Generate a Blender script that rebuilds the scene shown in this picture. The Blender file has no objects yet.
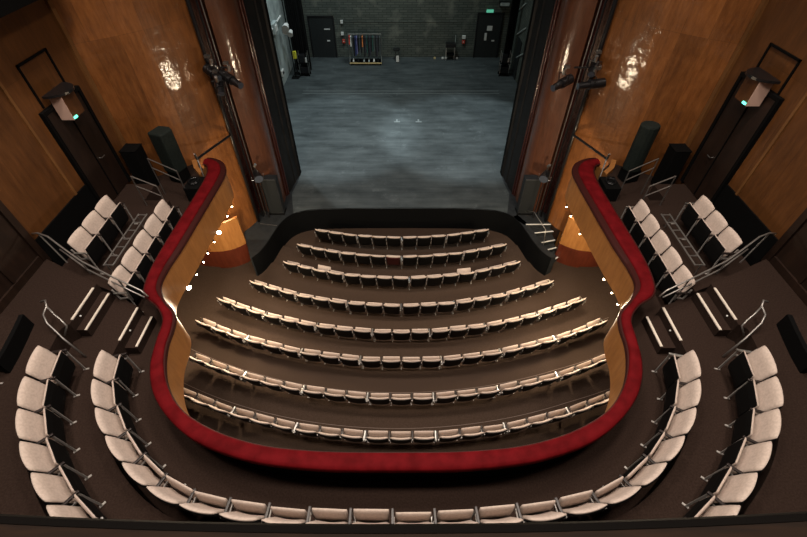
import bpy, bmesh, math, random
from mathutils import Vector, Matrix
random.seed(7)
sc = bpy.context.scene
COL = sc.collection
PI = math.pi

# ------------------------------------------------------------------ materials
def new_mat(name):
    m = bpy.data.materials.new(name); m.use_nodes = True
    nt = m.node_tree; b = nt.nodes.get('Principled BSDF')
    return m, nt, b

def plain(name, col, rough=.5, metal=0., spec=.5, emit=None, es=0., coat=0.):
    m, nt, b = new_mat(name)
    b.inputs['Base Color'].default_value = (*col, 1)
    b.inputs['Roughness'].default_value = rough
    b.inputs['Metallic'].default_value = metal
    b.inputs['Specular IOR Level'].default_value = spec
    b.inputs['Coat Weight'].default_value = coat
    if emit:
        b.inputs['Emission Color'].default_value = (*emit, 1)
        b.inputs['Emission Strength'].default_value = es
    return m

def noisy(name, c1, c2, scale=8., rough=.8, detail=6., bump=0., bscale=60., stretch=(1, 1, 1), spec=.3, lo=.35, hi=.65, coords='Object'):
    m, nt, b = new_mat(name)
    tc = nt.nodes.new('ShaderNodeTexCoord'); mp = nt.nodes.new('ShaderNodeMapping')
    mp.inputs['Scale'].default_value = stretch
    n = nt.nodes.new('ShaderNodeTexNoise'); n.inputs['Scale'].default_value = scale; n.inputs['Detail'].default_value = detail
    r = nt.nodes.new('ShaderNodeValToRGB')
    r.color_ramp.elements[0].position = lo; r.color_ramp.elements[0].color = (*c1, 1)
    r.color_ramp.elements[1].position = hi; r.color_ramp.elements[1].color = (*c2, 1)
    L = nt.links.new
    L(tc.outputs[coords], mp.inputs[0]); L(mp.outputs[0], n.inputs['Vector']); L(n.outputs['Fac'], r.inputs[0]); L(r.outputs[0], b.inputs['Base Color'])
    b.inputs['Roughness'].default_value = rough; b.inputs['Specular IOR Level'].default_value = spec
    if bump:
        n2 = nt.nodes.new('ShaderNodeTexNoise'); n2.inputs['Scale'].default_value = bscale
        bp = nt.nodes.new('ShaderNodeBump'); bp.inputs['Strength'].default_value = bump; bp.inputs['Distance'].default_value = .01
        L(tc.outputs[coords], n2.inputs['Vector']); L(n2.outputs['Fac'], bp.inputs['Height']); L(bp.outputs[0], b.inputs['Normal'])
    return m

def wood(name, c1, c2, c3, rough=.2, coat=.6, wav=.12, vary=.35, pscale=1.1):
    """varnished veneer: fine vertical grain, blotches, panel to panel tone, a slightly wavy lacquer"""
    m, nt, b = new_mat(name); L = nt.links.new
    tc = nt.nodes.new('ShaderNodeTexCoord')
    mp = nt.nodes.new('ShaderNodeMapping'); mp.inputs['Scale'].default_value = (5, 5, .9)
    g = nt.nodes.new('ShaderNodeTexNoise'); g.inputs['Scale'].default_value = 2.2; g.inputs['Detail'].default_value = 9; g.inputs['Roughness'].default_value = .65
    r = nt.nodes.new('ShaderNodeValToRGB'); e = r.color_ramp.elements
    e[0].position = .22; e[0].color = (*c1, 1); e[1].position = .8; e[1].color = (*c3, 1)
    k = e.new(.5); k.color = (*c2, 1)
    L(tc.outputs['Object'], mp.inputs[0]); L(mp.outputs[0], g.inputs['Vector']); L(g.outputs['Fac'], r.inputs[0])
    bl = nt.nodes.new('ShaderNodeTexNoise'); bl.inputs['Scale'].default_value = 1.7; bl.inputs['Detail'].default_value = 4
    L(tc.outputs['Object'], bl.inputs['Vector'])
    sx = nt.nodes.new('ShaderNodeSeparateXYZ'); L(tc.outputs['Object'], sx.inputs[0])
    def mth(op, p, q=None):
        k_ = nt.nodes.new('ShaderNodeMath'); k_.operation = op
        for i_, v_ in enumerate((p, q)):
            if v_ is None: continue
            if isinstance(v_, (int, float)): k_.inputs[i_].default_value = v_
            else: L(v_, k_.inputs[i_])
        return k_.outputs[0]
    u_ = mth('SUBTRACT', mth('MULTIPLY', sx.outputs[1], .77), mth('MULTIPLY', mth('ABSOLUTE', sx.outputs[0]), .64))
    cb = nt.nodes.new('ShaderNodeCombineXYZ'); L(u_, cb.inputs[0]); L(sx.outputs[2], cb.inputs[1])
    vo = nt.nodes.new('ShaderNodeTexBrick'); vo.inputs['Scale'].default_value = 1.; vo.offset = 0.
    vo.inputs['Color1'].default_value = (.25, .25, .25, 1); vo.inputs['Color2'].default_value = (.75, .75, .75, 1); vo.inputs['Mortar'].default_value = (.1, .1, .1, 1)
    vo.inputs['Brick Width'].default_value = pscale * .52; vo.inputs['Row Height'].default_value = pscale * 2.35; vo.inputs['Mortar Size'].default_value = .006; vo.inputs['Mortar Smooth'].default_value = .6
    L(cb.outputs[0], vo.inputs['Vector'])
    bw = nt.nodes.new('ShaderNodeRGBToBW'); L(vo.outputs['Color'], bw.inputs[0])
    ad = nt.nodes.new('ShaderNodeMath'); ad.operation = 'ADD'; L(bl.outputs['Fac'], ad.inputs[0]); L(bw.outputs[0], ad.inputs[1])
    mr = nt.nodes.new('ShaderNodeMapRange'); mr.inputs['From Min'].default_value = .5; mr.inputs['From Max'].default_value = 1.5
    mr.inputs['To Min'].default_value = 1 - vary; mr.inputs['To Max'].default_value = 1 + vary
    L(ad.outputs[0], mr.inputs['Value'])
    mx = nt.nodes.new('ShaderNodeVectorMath'); mx.operation = 'SCALE'
    L(r.outputs[0], mx.inputs[0]); L(mr.outputs[0], mx.inputs['Scale']); L(mx.outputs[0], b.inputs['Base Color'])
    wv = nt.nodes.new('ShaderNodeTexNoise'); wv.inputs['Scale'].default_value = 2.6; wv.inputs['Detail'].default_value = 4
    L(tc.outputs['Object'], wv.inputs['Vector'])
    bp = nt.nodes.new('ShaderNodeBump'); bp.inputs['Strength'].default_value = wav; bp.inputs['Distance'].default_value = .05
    L(wv.outputs['Fac'], bp.inputs['Height']); L(bp.outputs[0], b.inputs['Normal']); L(bp.outputs[0], b.inputs['Coat Normal'])
    b.inputs['Roughness'].default_value = .45; b.inputs['Coat Weight'].default_value = coat; b.inputs['Coat Roughness'].default_value = rough
    b.inputs['Specular IOR Level'].default_value = .3
    return m

M = {}
M['wood'] = wood('honey_veneer', (.095, .032, .008), (.17, .060, .0145), (.245, .094, .025), rough=.10, coat=.8, wav=.35, vary=.34)
M['wood_front'] = wood('balcony_veneer', (.23, .092, .023), (.32, .135, .036), (.41, .185, .054), rough=.45, coat=.12, vary=.15)
M['wood_brown'] = wood('brown_veneer', (.055, .019, .0085), (.082, .028, .0125), (.11, .039, .017), rough=.10, coat=.9, wav=.3, vary=.15)
M['wood_side'] = wood('walnut_veneer', (.058, .021, .006), (.095, .036, .010), (.135, .053, .016), rough=.3, coat=.25, vary=.3)
M['wood_dark'] = wood('dark_stained_wood', (.010, .005, .0035), (.017, .009, .006), (.026, .013, .008), rough=.4, coat=.12)
M['wood_trim'] = wood('trim_wood', (.11, .046, .014), (.15, .066, .021), (.19, .086, .029), rough=.3, coat=.3)
M['plinth'] = wood('mahogany_plinth', (.065, .012, .006), (.09, .018, .008), (.12, .025, .011), rough=.2, coat=.4)
M['jamb_trim'] = plain('oxblood_molding', (.035, .009, .007), .25, coat=.4)
M['red'] = noisy('red_plush', (.070, .0018, .003), (.108, .0035, .0055), 5., .75, bump=.15, bscale=120, spec=.06)
M['red_edge'] = plain('dark_red_piping', (.030, .006, .005), .5, spec=.15)
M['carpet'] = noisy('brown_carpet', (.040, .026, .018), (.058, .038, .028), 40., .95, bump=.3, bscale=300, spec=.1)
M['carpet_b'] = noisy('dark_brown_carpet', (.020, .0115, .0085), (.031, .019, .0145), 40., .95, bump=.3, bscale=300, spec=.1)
M['cream'] = noisy('cream_fabric', (.45, .37, .32), (.53, .44, .385), 30., .85, bump=.15, bscale=400, spec=.2)
M['shell'] = plain('black_plastic', (.004, .004, .004), .55, spec=.15)
M['shell_red'] = plain('dark_red_plastic', (.035, .006, .006), .45, spec=.3)
M['arm'] = plain('dark_brown_plastic', (.012, .007, .006), .4)
M['steel'] = plain('brushed_steel', (.55, .55, .53), .35, metal=1.)
M['rail_steel'] = plain('satin_steel_tube', (.30, .285, .27), .42, metal=.85)
M['leg_steel'] = plain('grey_steel_leg', (.38, .36, .34), .45, metal=.35)
M['black'] = plain('matt_black', (.003, .003, .003), .8, spec=.08)
M['black_gloss'] = plain('black_paint', (.008, .008, .009), .3)
M['jamb'] = noisy('black_jamb_paint', (.006, .006, .0065), (.011, .011, .0115), 2., .6, spec=.25)
M['apron'] = noisy('dark_apron_lino', (.011, .013, .0145), (.019, .0215, .024), 6., .6, spec=.3)
M['fascia'] = plain('apron_fascia_black', (.0032, .0036, .004), .75, spec=.08)
M['green_cloth'] = noisy('dark_green_cover', (.007, .011, .0095), (.012, .017, .0145), 20., .8, spec=.2)
M['nosing'] = plain('pale_nosing_strip', (.62, .55, .47), .6)
M['drape'] = noisy('black_stage_drape', (.003, .003, .003), (.008, .008, .008), 6., .95, stretch=(8, 8, .5), spec=.1)
M['bulb'] = plain('lit_bulb', (1, .9, .7), .4, emit=(1., .82, .55), es=45.)
M['bulb_big'] = plain('lit_bright_bulb', (1, .9, .7), .4, emit=(1., .86, .62), es=70.)
M['led'] = plain('green_led', (.1, .9, .6), .4, emit=(.12, 1., .65), es=3.)
M['exit_green'] = plain('green_exit_panel', (.1, .5, .3), .4, emit=(.2, .9, .6), es=.35)
M['sign_side'] = plain('pale_pink_panel', (.62, .42, .34), .5)
M['white'] = plain('white_paint', (.6, .6, .58), .6)
M['grey'] = noisy('grey_plaster', (.26, .30, .30), (.40, .45, .44), 2.5, .8, spec=.2)
M['door_black'] = plain('black_door_paint', (.010, .013, .014), .5)
M['yellow'] = plain('yellow_plastic', (.65, .6, .04), .5)
M['redplastic'] = plain('red_plastic', (.5, .05, .03), .5)
M['pinewood'] = plain('pale_pine', (.5, .38, .18), .6)
M['lens'] = plain('lens_glass', (.05, .06, .08), .05, spec=.8)

# stage floor: worn black-blue boards with scuffs, seams and a faint painted ring
def stage_floor_mat():
    m, nt, b = new_mat('worn_stage_boards'); L = nt.links.new
    tc = nt.nodes.new('ShaderNodeTexCoord')
    n1 = nt.nodes.new('ShaderNodeTexNoise'); n1.inputs['Scale'].default_value = .55; n1.inputs['Detail'].default_value = 10; n1.inputs['Roughness'].default_value = .7
    mp = nt.nodes.new('ShaderNodeMapping'); mp.inputs['Scale'].default_value = (.5, 2.2, 1)
    n2 = nt.nodes.new('ShaderNodeTexNoise'); n2.inputs['Scale'].default_value = 1.6; n2.inputs['Detail'].default_value = 8
    L(tc.outputs['Object'], n1.inputs['Vector']); L(tc.outputs['Object'], mp.inputs[0]); L(mp.outputs[0], n2.inputs['Vector'])
    a = nt.nodes.new('ShaderNodeMath'); a.operation = 'ADD'; L(n1.outputs['Fac'], a.inputs[0]); L(n2.outputs['Fac'], a.inputs[1])
    r = nt.nodes.new('ShaderNodeValToRGB'); e = r.color_ramp.elements
    e[0].position = .36; e[0].color = (.026, .032, .034, 1); e[1].position = .70; e[1].color = (.088, .102, .105, 1)
    h = nt.nodes.new('ShaderNodeMath'); h.operation = 'MULTIPLY'; h.inputs[1].default_value = .5
    L(a.outputs[0], h.inputs[0]); L(h.outputs[0], r.inputs[0])
    # scuffs
    n3 = nt.nodes.new('ShaderNodeTexNoise'); n3.inputs['Scale'].default_value = 1.5; n3.inputs['Detail'].default_value = 12; n3.inputs['Roughness'].default_value = .8
    L(tc.outputs['Object'], n3.inputs['Vector'])
    r3 = nt.nodes.new('ShaderNodeValToRGB'); r3.color_ramp.elements[0].position = .57; r3.color_ramp.elements[1].position = .76
    r3.color_ramp.elements[1].color = (.35, .35, .35, 1)
    L(n3.outputs['Fac'], r3.inputs[0])
    # plank seams across the stage
    br = nt.nodes.new('ShaderNodeTexBrick'); br.inputs['Scale'].default_value = 1.; br.inputs['Color1'].default_value = (1, 1, 1, 1); br.inputs['Color2'].default_value = (.86, .86, .86, 1)
    br.inputs['Mortar'].default_value = (.6, .6, .6, 1); br.inputs['Mortar Size'].default_value = .012; br.inputs['Brick Width'].default_value = 4.; br.inputs['Row Height'].default_value = .32
    L(tc.outputs['Object'], br.inputs['Vector'])
    mx = nt.nodes.new('ShaderNodeMix'); mx.data_type = 'RGBA'; mx.blend_type = 'MULTIPLY'; mx.inputs['Factor'].default_value = .6
    L(r.outputs[0], mx.inputs['A']); L(br.outputs['Color'], mx.inputs['B'])
    m2 = nt.nodes.new('ShaderNodeMix'); m2.data_type = 'RGBA'; m2.inputs['B'].default_value = (.25, .28, .29, 1)
    L(r3.outputs[0], m2.inputs['Factor']); L(mx.outputs['Result'], m2.inputs['A']); L(m2.outputs['Result'], b.inputs['Base Color'])
    b.inputs['Roughness'].default_value = .55; b.inputs['Specular IOR Level'].default_value = .3
    return m
M['stage'] = stage_floor_mat()

def brick_mat():
    m, nt, b = new_mat('black_painted_brick'); L = nt.links.new
    tc = nt.nodes.new('ShaderNodeTexCoord')
    sx = nt.nodes.new('ShaderNodeSeparateXYZ'); ad = nt.nodes.new('ShaderNodeMath'); mp = nt.nodes.new('ShaderNodeCombineXYZ'); L(tc.outputs['Object'], sx.inputs[0]); L(sx.outputs[0], ad.inputs[0]); L(sx.outputs[1], ad.inputs[1]); L(ad.outputs[0], mp.inputs[0]); L(sx.outputs[2], mp.inputs[1])
    br = nt.nodes.new('ShaderNodeTexBrick'); br.inputs['Scale'].default_value = 1.
    br.inputs['Color1'].default_value = (.050, .060, .052, 1); br.inputs['Color2'].default_value = (.080, .092, .078, 1); br.inputs['Mortar'].default_value = (.028, .034, .03, 1)
    br.inputs['Brick Width'].default_value = .5; br.inputs['Row Height'].default_value = .13; br.inputs['Mortar Size'].default_value = .02
    n = nt.nodes.new('ShaderNodeTexNoise'); n.inputs['Scale'].default_value = 1.5; n.inputs['Detail'].default_value = 9
    r = nt.nodes.new('ShaderNodeValToRGB'); r.color_ramp.elements[0].position = .55; r.color_ramp.elements[1].position = .85
    L(mp.outputs[0], br.inputs['Vector']); L(tc.outputs['Object'], n.inputs['Vector']); L(n.outputs['Fac'], r.inputs[0])
    mx = nt.nodes.new('ShaderNodeMix'); mx.data_type = 'RGBA'; mx.inputs['B'].default_value = (.17, .175, .145, 1)
    L(r.outputs[0], mx.inputs['Factor']); L(br.outputs['Color'], mx.inputs['A']); L(mx.outputs['Result'], b.inputs['Base Color'])
    b.inputs['Roughness'].default_value = .7
    return m
M['brick'] = brick_mat()

# ------------------------------------------------------------------ mesh helpers
class MB:
    def __init__(s): s.bm = bmesh.new()
    def box(s, x0, x1, y0, y1, z0, z1, mtx=None):
        vs = [s.bm.verts.new(Vector((x, y, z))) for z in (z0, z1) for y in (y0, y1) for x in (x0, x1)]
        if mtx is not None:
            for v in vs: v.co = mtx @ v.co
        for f in ((0, 2, 3, 1), (4, 5, 7, 6), (0, 1, 5, 4), (2, 6, 7, 3), (0, 4, 6, 2), (1, 3, 7, 5)):
            s.bm.faces.new([vs[i] for i in f])
        return s
    def bar(s, a, b, w, t, up=(0, 0, 1)):
        """a flat bar from a to b, w wide and t thick"""
        a, b = Vector(a), Vector(b); d = (b - a); ln = d.length; d.normalize()
        u = Vector(up); sd = d.cross(u)
        if sd.length < 1e-4: sd = d.cross(Vector((0, 1, 0)))
        sd.normalize(); up2 = sd.cross(d)
        m = Matrix((( *[sd[i] for i in range(0)],),)) if False else Matrix.Identity(4)
        for i in range(3): m[i][0], m[i][1], m[i][2], m[i][3] = sd[i], d[i], up2[i], a[i]
        return s.box(-w / 2, w / 2, 0, ln, -t / 2, t / 2, m)
    def tube(s, pts, r, n=8, r2=None):
        pts = [Vector(p) for p in pts]; rings = []
        prev = None
        for i, p in enumerate(pts):
            d = (pts[min(i + 1, len(pts) - 1)] - pts[max(i - 1, 0)]).normalized()
            if prev is None:
                u = d.orthogonal().normalized()
            else:
                u = (prev - d * prev.dot(d)).normalized()
            prev = u; w = d.cross(u)
            rr = r if r2 is None else r + (r2 - r) * i / (len(pts) - 1)
            rings.append([s.bm.verts.new(p + (u * math.cos(2 * PI * k / n) + w * math.sin(2 * PI * k / n)) * rr) for k in range(n)])
        for a, b in zip(rings, rings[1:]):
            for k in range(n): s.bm.faces.new((a[k], a[(k + 1) % n], b[(k + 1) % n], b[k]))
        s.bm.faces.new(rings[0][::-1]); s.bm.faces.new(rings[-1])
        return s
    def loft(s, secs, close=True, caps=True):
        rings = [[s.bm.verts.new(Vector(p)) for p in sec] for sec in secs]
        n = len(rings[0])
        for a, b in zip(rings, rings[1:]):
            for k in range(n if close else n - 1):
                s.bm.faces.new((a[k], a[(k + 1) % n], b[(k + 1) % n], b[k]))
        if caps and close:
            s.bm.faces.new(rings[0][::-1]); s.bm.faces.new(rings[-1])
        return s
    def prism(s, poly, z0, z1):
        b = [s.bm.verts.new((p[0], p[1], z0)) for p in poly]; t = [s.bm.verts.new((p[0], p[1], z1)) for p in poly]
        n = len(poly)
        s.bm.faces.new(b[::-1]); s.bm.faces.new(t)
        for i in range(n): s.bm.faces.new((b[i], b[(i + 1) % n], t[(i + 1) % n], t[i]))
        return s
    def sphere(s, c, r, n=10, sq=(1, 1, 1)):
        m = Matrix.Translation(c) @ Matrix.Diagonal((*sq, 1))
        bmesh.ops.create_uvsphere(s.bm, u_segments=n, v_segments=max(6, n // 2), radius=r, matrix=m); return s
    def strip_wall(s, path, th, z0, z1):
        """a wall of thickness th along a plan polyline (to its left)"""
        off = offset(path, th)
        secs = [[(a[0], a[1], z0), (b[0], b[1], z0), (b[0], b[1], z1), (a[0], a[1], z1)] for a, b in zip(path, off)]
        return s.loft(secs)
    def build(s, name, mat, parent=None, smooth=False, bevel=0., sub=0):
        bmesh.ops.recalc_face_normals(s.bm, faces=s.bm.faces)
        me = bpy.data.meshes.new(name); s.bm.to_mesh(me); s.bm.free()
        o = bpy.data.objects.new(name, me); COL.objects.link(o)
        me.materials.append(mat)
        if smooth:
            for p in me.polygons: p.use_smooth = True
        if bevel:
            md = o.modifiers.new('bevel', 'BEVEL'); md.width = bevel; md.segments = 2; md.limit_method = 'ANGLE'; md.angle_limit = math.radians(50)
        if sub:
            md = o.modifiers.new('sub', 'SUBSURF'); md.levels = sub; md.render_levels = sub
        if parent: o.parent = parent
        return o

def smooth_by_angle(o, deg=40):
    me = o.data
    for p in me.polygons: p.use_smooth = True
    bm = bmesh.new(); bm.from_mesh(me)
    for e in bm.edges:
        if len(e.link_faces) == 2 and e.calc_face_angle(0) > math.radians(deg): e.smooth = False
    bm.to_mesh(me); bm.free()
    return o

def offset(path, d):
    out = []
    for i, p in enumerate(path):
        a = path[max(i - 1, 0)]; b = path[min(i + 1, len(path) - 1)]
        t = Vector((b[0] - a[0], b[1] - a[1])).normalized()
        out.append((p[0] - t.y * d, p[1] + t.x * d))
    return out

def catmull(pts, n=6):
    P = [Vector((p[0], p[1])) for p in pts]; out = []
    for i in range(len(P) - 1):
        p0, p1, p2, p3 = P[max(i - 1, 0)], P[i], P[i + 1], P[min(i + 2, len(P) - 1)]
        for k in range(n):
            t = k / n
            out.append(.5 * ((2 * p1) + (p2 - p0) * t + (2 * p0 - 5 * p1 + 4 * p2 - p3) * t * t + (3 * p1 - p0 - 3 * p2 + p3) * t ** 3))
    out.append(P[-1])
    return [(v.x, v.y) for v in out]

def resample(path, n):
    L = [0.]
    for a, b in zip(path, path[1:]): L.append(L[-1] + math.dist(a, b))
    out = []; j = 0
    for k in range(n):
        s = L[-1] * k / (n - 1)
        while j < len(path) - 2 and L[j + 1] < s: j += 1
        t = (s - L[j]) / max(L[j + 1] - L[j], 1e-9)
        out.append((path[j][0] + (path[j + 1][0] - path[j][0]) * t, path[j][1] + (path[j + 1][1] - path[j][1]) * t))
    return out

def walk(path, s):
    """point and unit tangent at arc length s"""
    for a, b in zip(path, path[1:]):
        d = math.dist(a, b)
        if s <= d or (b is path[-1]):
            t = s / d
            return (a[0] + (b[0] - a[0]) * t, a[1] + (b[1] - a[1]) * t), ((b[0] - a[0]) / d, (b[1] - a[1]) / d)
        s -= d

def length(path): return sum(math.dist(a, b) for a, b in zip(path, path[1:]))
def mirror(path): return [(-p[0], p[1]) for p in path]

def tag(o, label=None, cat=None, group=None, kind=None):
    if label: o['label'] = label
    if cat: o['category'] = cat
    if group: o['group'] = group
    if kind: o['kind'] = kind
    return o
def struct(o, label=None, cat=None):
    o['kind'] = 'structure'
    return tag(o, label, cat)
def empty(name, loc=(0, 0, 0), rz=0., label=None, cat=None, group=None):
    o = bpy.data.objects.new(name, None); COL.objects.link(o); o.empty_display_size = .1
    o.location = loc; o.rotation_euler = (0, 0, rz)
    return tag(o, label, cat, group)
def copy_tree(src, parent=None):
    c = src.copy(); COL.objects.link(c)
    if parent: c.parent = parent
    for ch in src.children: copy_tree(ch, c)
    return c

ORD = ['', 'first', 'second', 'third', 'fourth', 'fifth', 'sixth', 'seventh', 'eighth', 'ninth', 'tenth', 'eleventh', 'twelfth', 'thirteenth',
       'fourteenth', 'fifteenth', 'sixteenth', 'seventeenth', 'eighteenth', 'nineteenth', 'twentieth', 'twenty-first', 'twenty-second']

# ------------------------------------------------------------------ theatre seat
W = .505     # back width
def back_pad():
    m = MB(); nu, nv = 10, 8; rows = []
    def pt(u, v, face):
        # u -1..1, v 0..1 ; face 0 = front, 1 = rear
        hw = W / 2 * (1 - .08 * (1 - v) ** 2)
        ed = max(abs(u) ** 10, (2 * v - 1) ** 12)
        x = hw * u * (1 - .03 * max(0, v - .85) / .15)
        th = .062 * (1 - .45 * ed)
        yb = -.06 - .145 * v - .03 * (1 - u * u)
        z = .34 + .53 * v - .010 * (abs(u) ** 9) * (v > .8)
        return (x, yb + (th if face == 0 else 0) + (0 if face == 0 else .02 * ed), z)
    for f in (0, 1):
        rows.append([[m.bm.verts.new(pt(-1 + 2 * i / nu, j / nv, f)) for i in range(nu + 1)] for j in range(nv + 1)])
    for f in (0, 1):
        for j in range(nv):
            for i in range(nu):
                q = (rows[f][j][i], rows[f][j][i + 1], rows[f][j + 1][i + 1], rows[f][j + 1][i])
                m.bm.faces.new(q if f else q[::-1])
    def rim(a): return [a[0][i] for i in range(nu + 1)] + [a[j][nu] for j in range(1, nv + 1)] + [a[nv][i] for i in range(nu - 1, -1, -1)] + [a[j][0] for j in range(nv - 1, 0, -1)]
    A, B = rim(rows[0]), rim(rows[1])
    for k in range(len(A)): m.bm.faces.new((A[k], A[(k + 1) % len(A)], B[(k + 1) % len(A)], B[k]))
    return m
def back_shell():
    m = MB(); nu, nv = 8, 5; g = []
    for f in (0, 1):
        g.append([[m.bm.verts.new(((W / 2 - .004) * (1 - .08 * (1 - j / nv) ** 2) * (-1 + 2 * i / nu),
                 -.06 - .145 * (j / nv * 1.01 - .13) - .03 * (1 - (-1 + 2 * i / nu) ** 2) + .006 - (.022 if f else -.02), .27 + .535 * (j / nv))) for i in range(nu + 1)] for j in range(nv + 1)])
    for f in (0, 1):
        for j in range(nv):
            for i in range(nu):
                q = (g[f][j][i], g[f][j][i + 1], g[f][j + 1][i + 1], g[f][j + 1][i]); m.bm.faces.new(q)
    def rim(a): return [a[0][i] for i in range(nu + 1)] + [a[j][nu] for j in range(1, nv + 1)] + [a[nv][i] for i in range(nu - 1, -1, -1)] + [a[j][0] for j in range(nv - 1, 0, -1)]
    A, B = rim(g[0]), rim(g[1])
    for k in range(len(A)): m.bm.faces.new((A[k], A[(k + 1) % len(A)], B[(k + 1) % len(A)], B[k]))
    return m
def pan_cushion():
    # built in the pan's own frame: local y forward 0..0.42 when open, z up; the object is then tilted up
    m = MB(); secs = []
    for y, h, s in ((0., .03, .93), (.05, .046, .97), (.2, .05, 1.), (.38, .040, 1.), (.435, .026, .99), (.45, .010, .97)):
        hw = .235 * s
        secs.append([(-hw, y, 0), (hw, y, 0), (hw, y, h * .6), (hw * .9, y, h), (-hw * .9, y, h), (-hw, y, h * .6)])
    return m.loft(secs)
def pan_shell():
    m = MB(); secs = []
    for y, z, s in ((-.01, -.016, .9), (.08, -.03, .97), (.32, -.022, .98), (.435, -.006, .96)):
        hw = .235 * s
        secs.append([(-hw, y, 0), (-hw * .92, y, z), (hw * .92, y, z), (hw, y, 0)])
    return m.loft(secs)
def side_frame(x, m_leg, m_arm):
    m_leg.bar((x, -.175, .70), (x, -.13, .42), .018, .03, up=(0, 1, 0))
    m_leg.bar((x, .055, .585), (x, .065, .01), .016, .024, up=(0, 1, 0))
    m_leg.bar((x, .05, .47), (x, -.125, .44), .016, .03)
    m_leg.box(x - .014, x + .014, .03, .12, 0, .01)
    m_arm.box(x - .02, x + .02, -.19, .085, .585, .62)

def make_seat(shell_mat='shell', right_end=False):
    root = empty('theatre_seat')
    bk = back_pad().build('backrest', M['cream'], root, smooth=True); bk['label'] = 'cream padded backrest'
    sh = back_shell().build('back_shell', M[shell_mat], bk, smooth=True); sh['label'] = 'dark rear shell'
    pn = pan_shell().build('seat_pan', M['shell'], root, smooth=False, bevel=.008)
    pn['label'] = 'tipped-up seat with black underside'
    cu = pan_cushion().build('seat_cushion', M['cream'], pn, smooth=True)
    pn.location = (0, .025, .225); pn.rotation_euler = (math.radians(83), 0, 0)
    for k in ((-1, 1) if right_end else (-1,)):
        a, b = MB(), MB(); side_frame(k * .275, a, b)
        a.build('leg', M['leg_steel'], root); b.build('armrest', M['arm'] if k < 0 else M['steel'], root, bevel=.008)
    return root
PROTO = {('shell', False): make_seat(), ('shell', True): make_seat(right_end=True)}
PROTO[('shell_red', False)] = make_seat('shell_red'); PROTO[('shell_red', True)] = make_seat('shell_red', True)
_used = set()
def seat(x, y, z, facing, label, group, end=False, shell='shell', tip=None):
    """(x, y): plan position of the top edge of the back; facing: plan direction the sitter looks"""
    key = (shell, end); p = PROTO[key]
    o = p if key not in _used else copy_tree(p)
    _used.add(key)
    fx, fy = facing
    o.location = (x + fx * .22, y + fy * .22, z); o.rotation_euler = (0, 0, math.atan2(-fx, fy))
    tag(o, label, 'seat', group)
    for ch in o.children:
        if ch.name.startswith('seat_pan'):
            ch.rotation_euler[0] = math.radians(tip if tip else random.uniform(86, 91))
    return o

# stalls rows: centre y of the back tops, radius, seats per block, block of the curve
RISE = .065
rows = [(11.25, 11.9, (3, 3, 3, 3), .522), (10.20, 11.3, (3, 4, 4, 3), .523), (9.15, 11.0, (4, 4, 4, 3), .530), (7.95, 12.2, (3,) * 6, .538),
        (6.93, 13.3, (3,) * 7, .537), (5.95, 14.0, (3, 3, 3, 4, 3, 3, 3), .543), (4.84, 14.2, (3,) * 7, .543), (3.82, 14.4, (3,) * 7, .543)]
RN = ['front', 'second', 'third', 'fourth', 'fifth', 'sixth', 'seventh', 'rearmost']
SKIP = set()
for ri, (yc, R, blocks, pitch) in enumerate(rows):
    gap = .065; n = sum(blocks); pitch *= 1.012
    total = n * pitch + gap * (len(blocks) - 1); s = -total / 2; k = 0
    for bi, bn in enumerate(blocks):
        mid = s + bn * pitch / 2; am = mid / R
        for q in range(bn):
            k += 1
            # seats of a block stand on the arc and share nearly one heading
            a = (s + (q + .5) * pitch) / R
            x = R * math.sin(a) + .09; y = yc + R - R * math.cos(a)
            h = am * .75 + a * .25
            fx, fy = -math.sin(h), math.cos(h)
            rs = 'from stage' if 0 < ri < 7 else ''
            shell = 'shell'; tip = None
            place = f'{ORD[k]} from left in the {RN[ri]} stalls row {rs}'.strip()
            if ri in (0, 7): place = f'{ORD[k]} from left in the {RN[ri]} stalls row'
            lab = f'cream folding theatre seat, {place}'
            if ri == 1 and k == 7:
                shell = 'shell_red'; lab = f'dark red backed seat, {place}'
            if ri == 2 and k in (3, 12): tip = 62
            seat(x, y, RISE * ri, (fx, fy), lab, f'seats of the {RN[ri]} stalls row', end=(q == bn - 1), shell=shell, tip=tip)
        s += bn * pitch + gap

# ------------------------------------------------------------------ balcony geometry
ZA, ZB, ZC = 4.20, 4.60, 5.0
rowA_half = [(0, 1.24), (1.0, 1.26), (2.0, 1.35), (2.72, 1.49), (3.26, 1.71), (3.72, 2.01), (4.13, 2.38), (4.49, 2.81), (4.77, 3.30), (4.91, 3.86)]
rowA = mirror(catmull(rowA_half, 6))[::-1] + catmull(rowA_half, 6)[1:]          # left to right
Ltot = length(rowA); nA = 22
for i in range(nA):
    (x, y), (tx, ty) = walk(rowA, Ltot * (i + .5) / nA)
    fac = (-ty, tx)
    seat(x, y, ZA, fac, f'cream folding theatre seat, {ORD[i + 1]} from left in the front balcony row behind the red rail', 'seats of the front balcony row', end=(i == nA - 1))
rowB_half = [(3.45, .97), (3.95, 1.25), (4.52, 1.72), (4.92, 2.13), (5.26, 2.62), (5.48, 3.12), (5.61, 3.68)]
rbp = catmull(rowB_half, 6)
for side in (-1, 1):
    p = [(side * q[0], q[1]) for q in rbp][::-1]; LB = length(p)
    for i in range(6):
        (x, y), (tx, ty) = walk(p, .275 + i * .555)
        fac = (-ty, tx) if side < 0 else (ty, -tx)
        which = 'nearest the stairs' if i == 0 else f'{ORD[i + 1]} from the stairs'
        seat(x, y, ZB, fac, f'cream folding theatre seat, {which} in the {"left" if side < 0 else "right"} second balcony row', 'seats of the second balcony rows', end=(i == (5 if side < 0 else 0)))
rowC_half = [(5.30, 1.0), (5.80, 1.6), (6.18, 2.2), (6.40, 2.7), (6.50, 3.2)]
rcp = catmull(rowC_half, 6)
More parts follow.
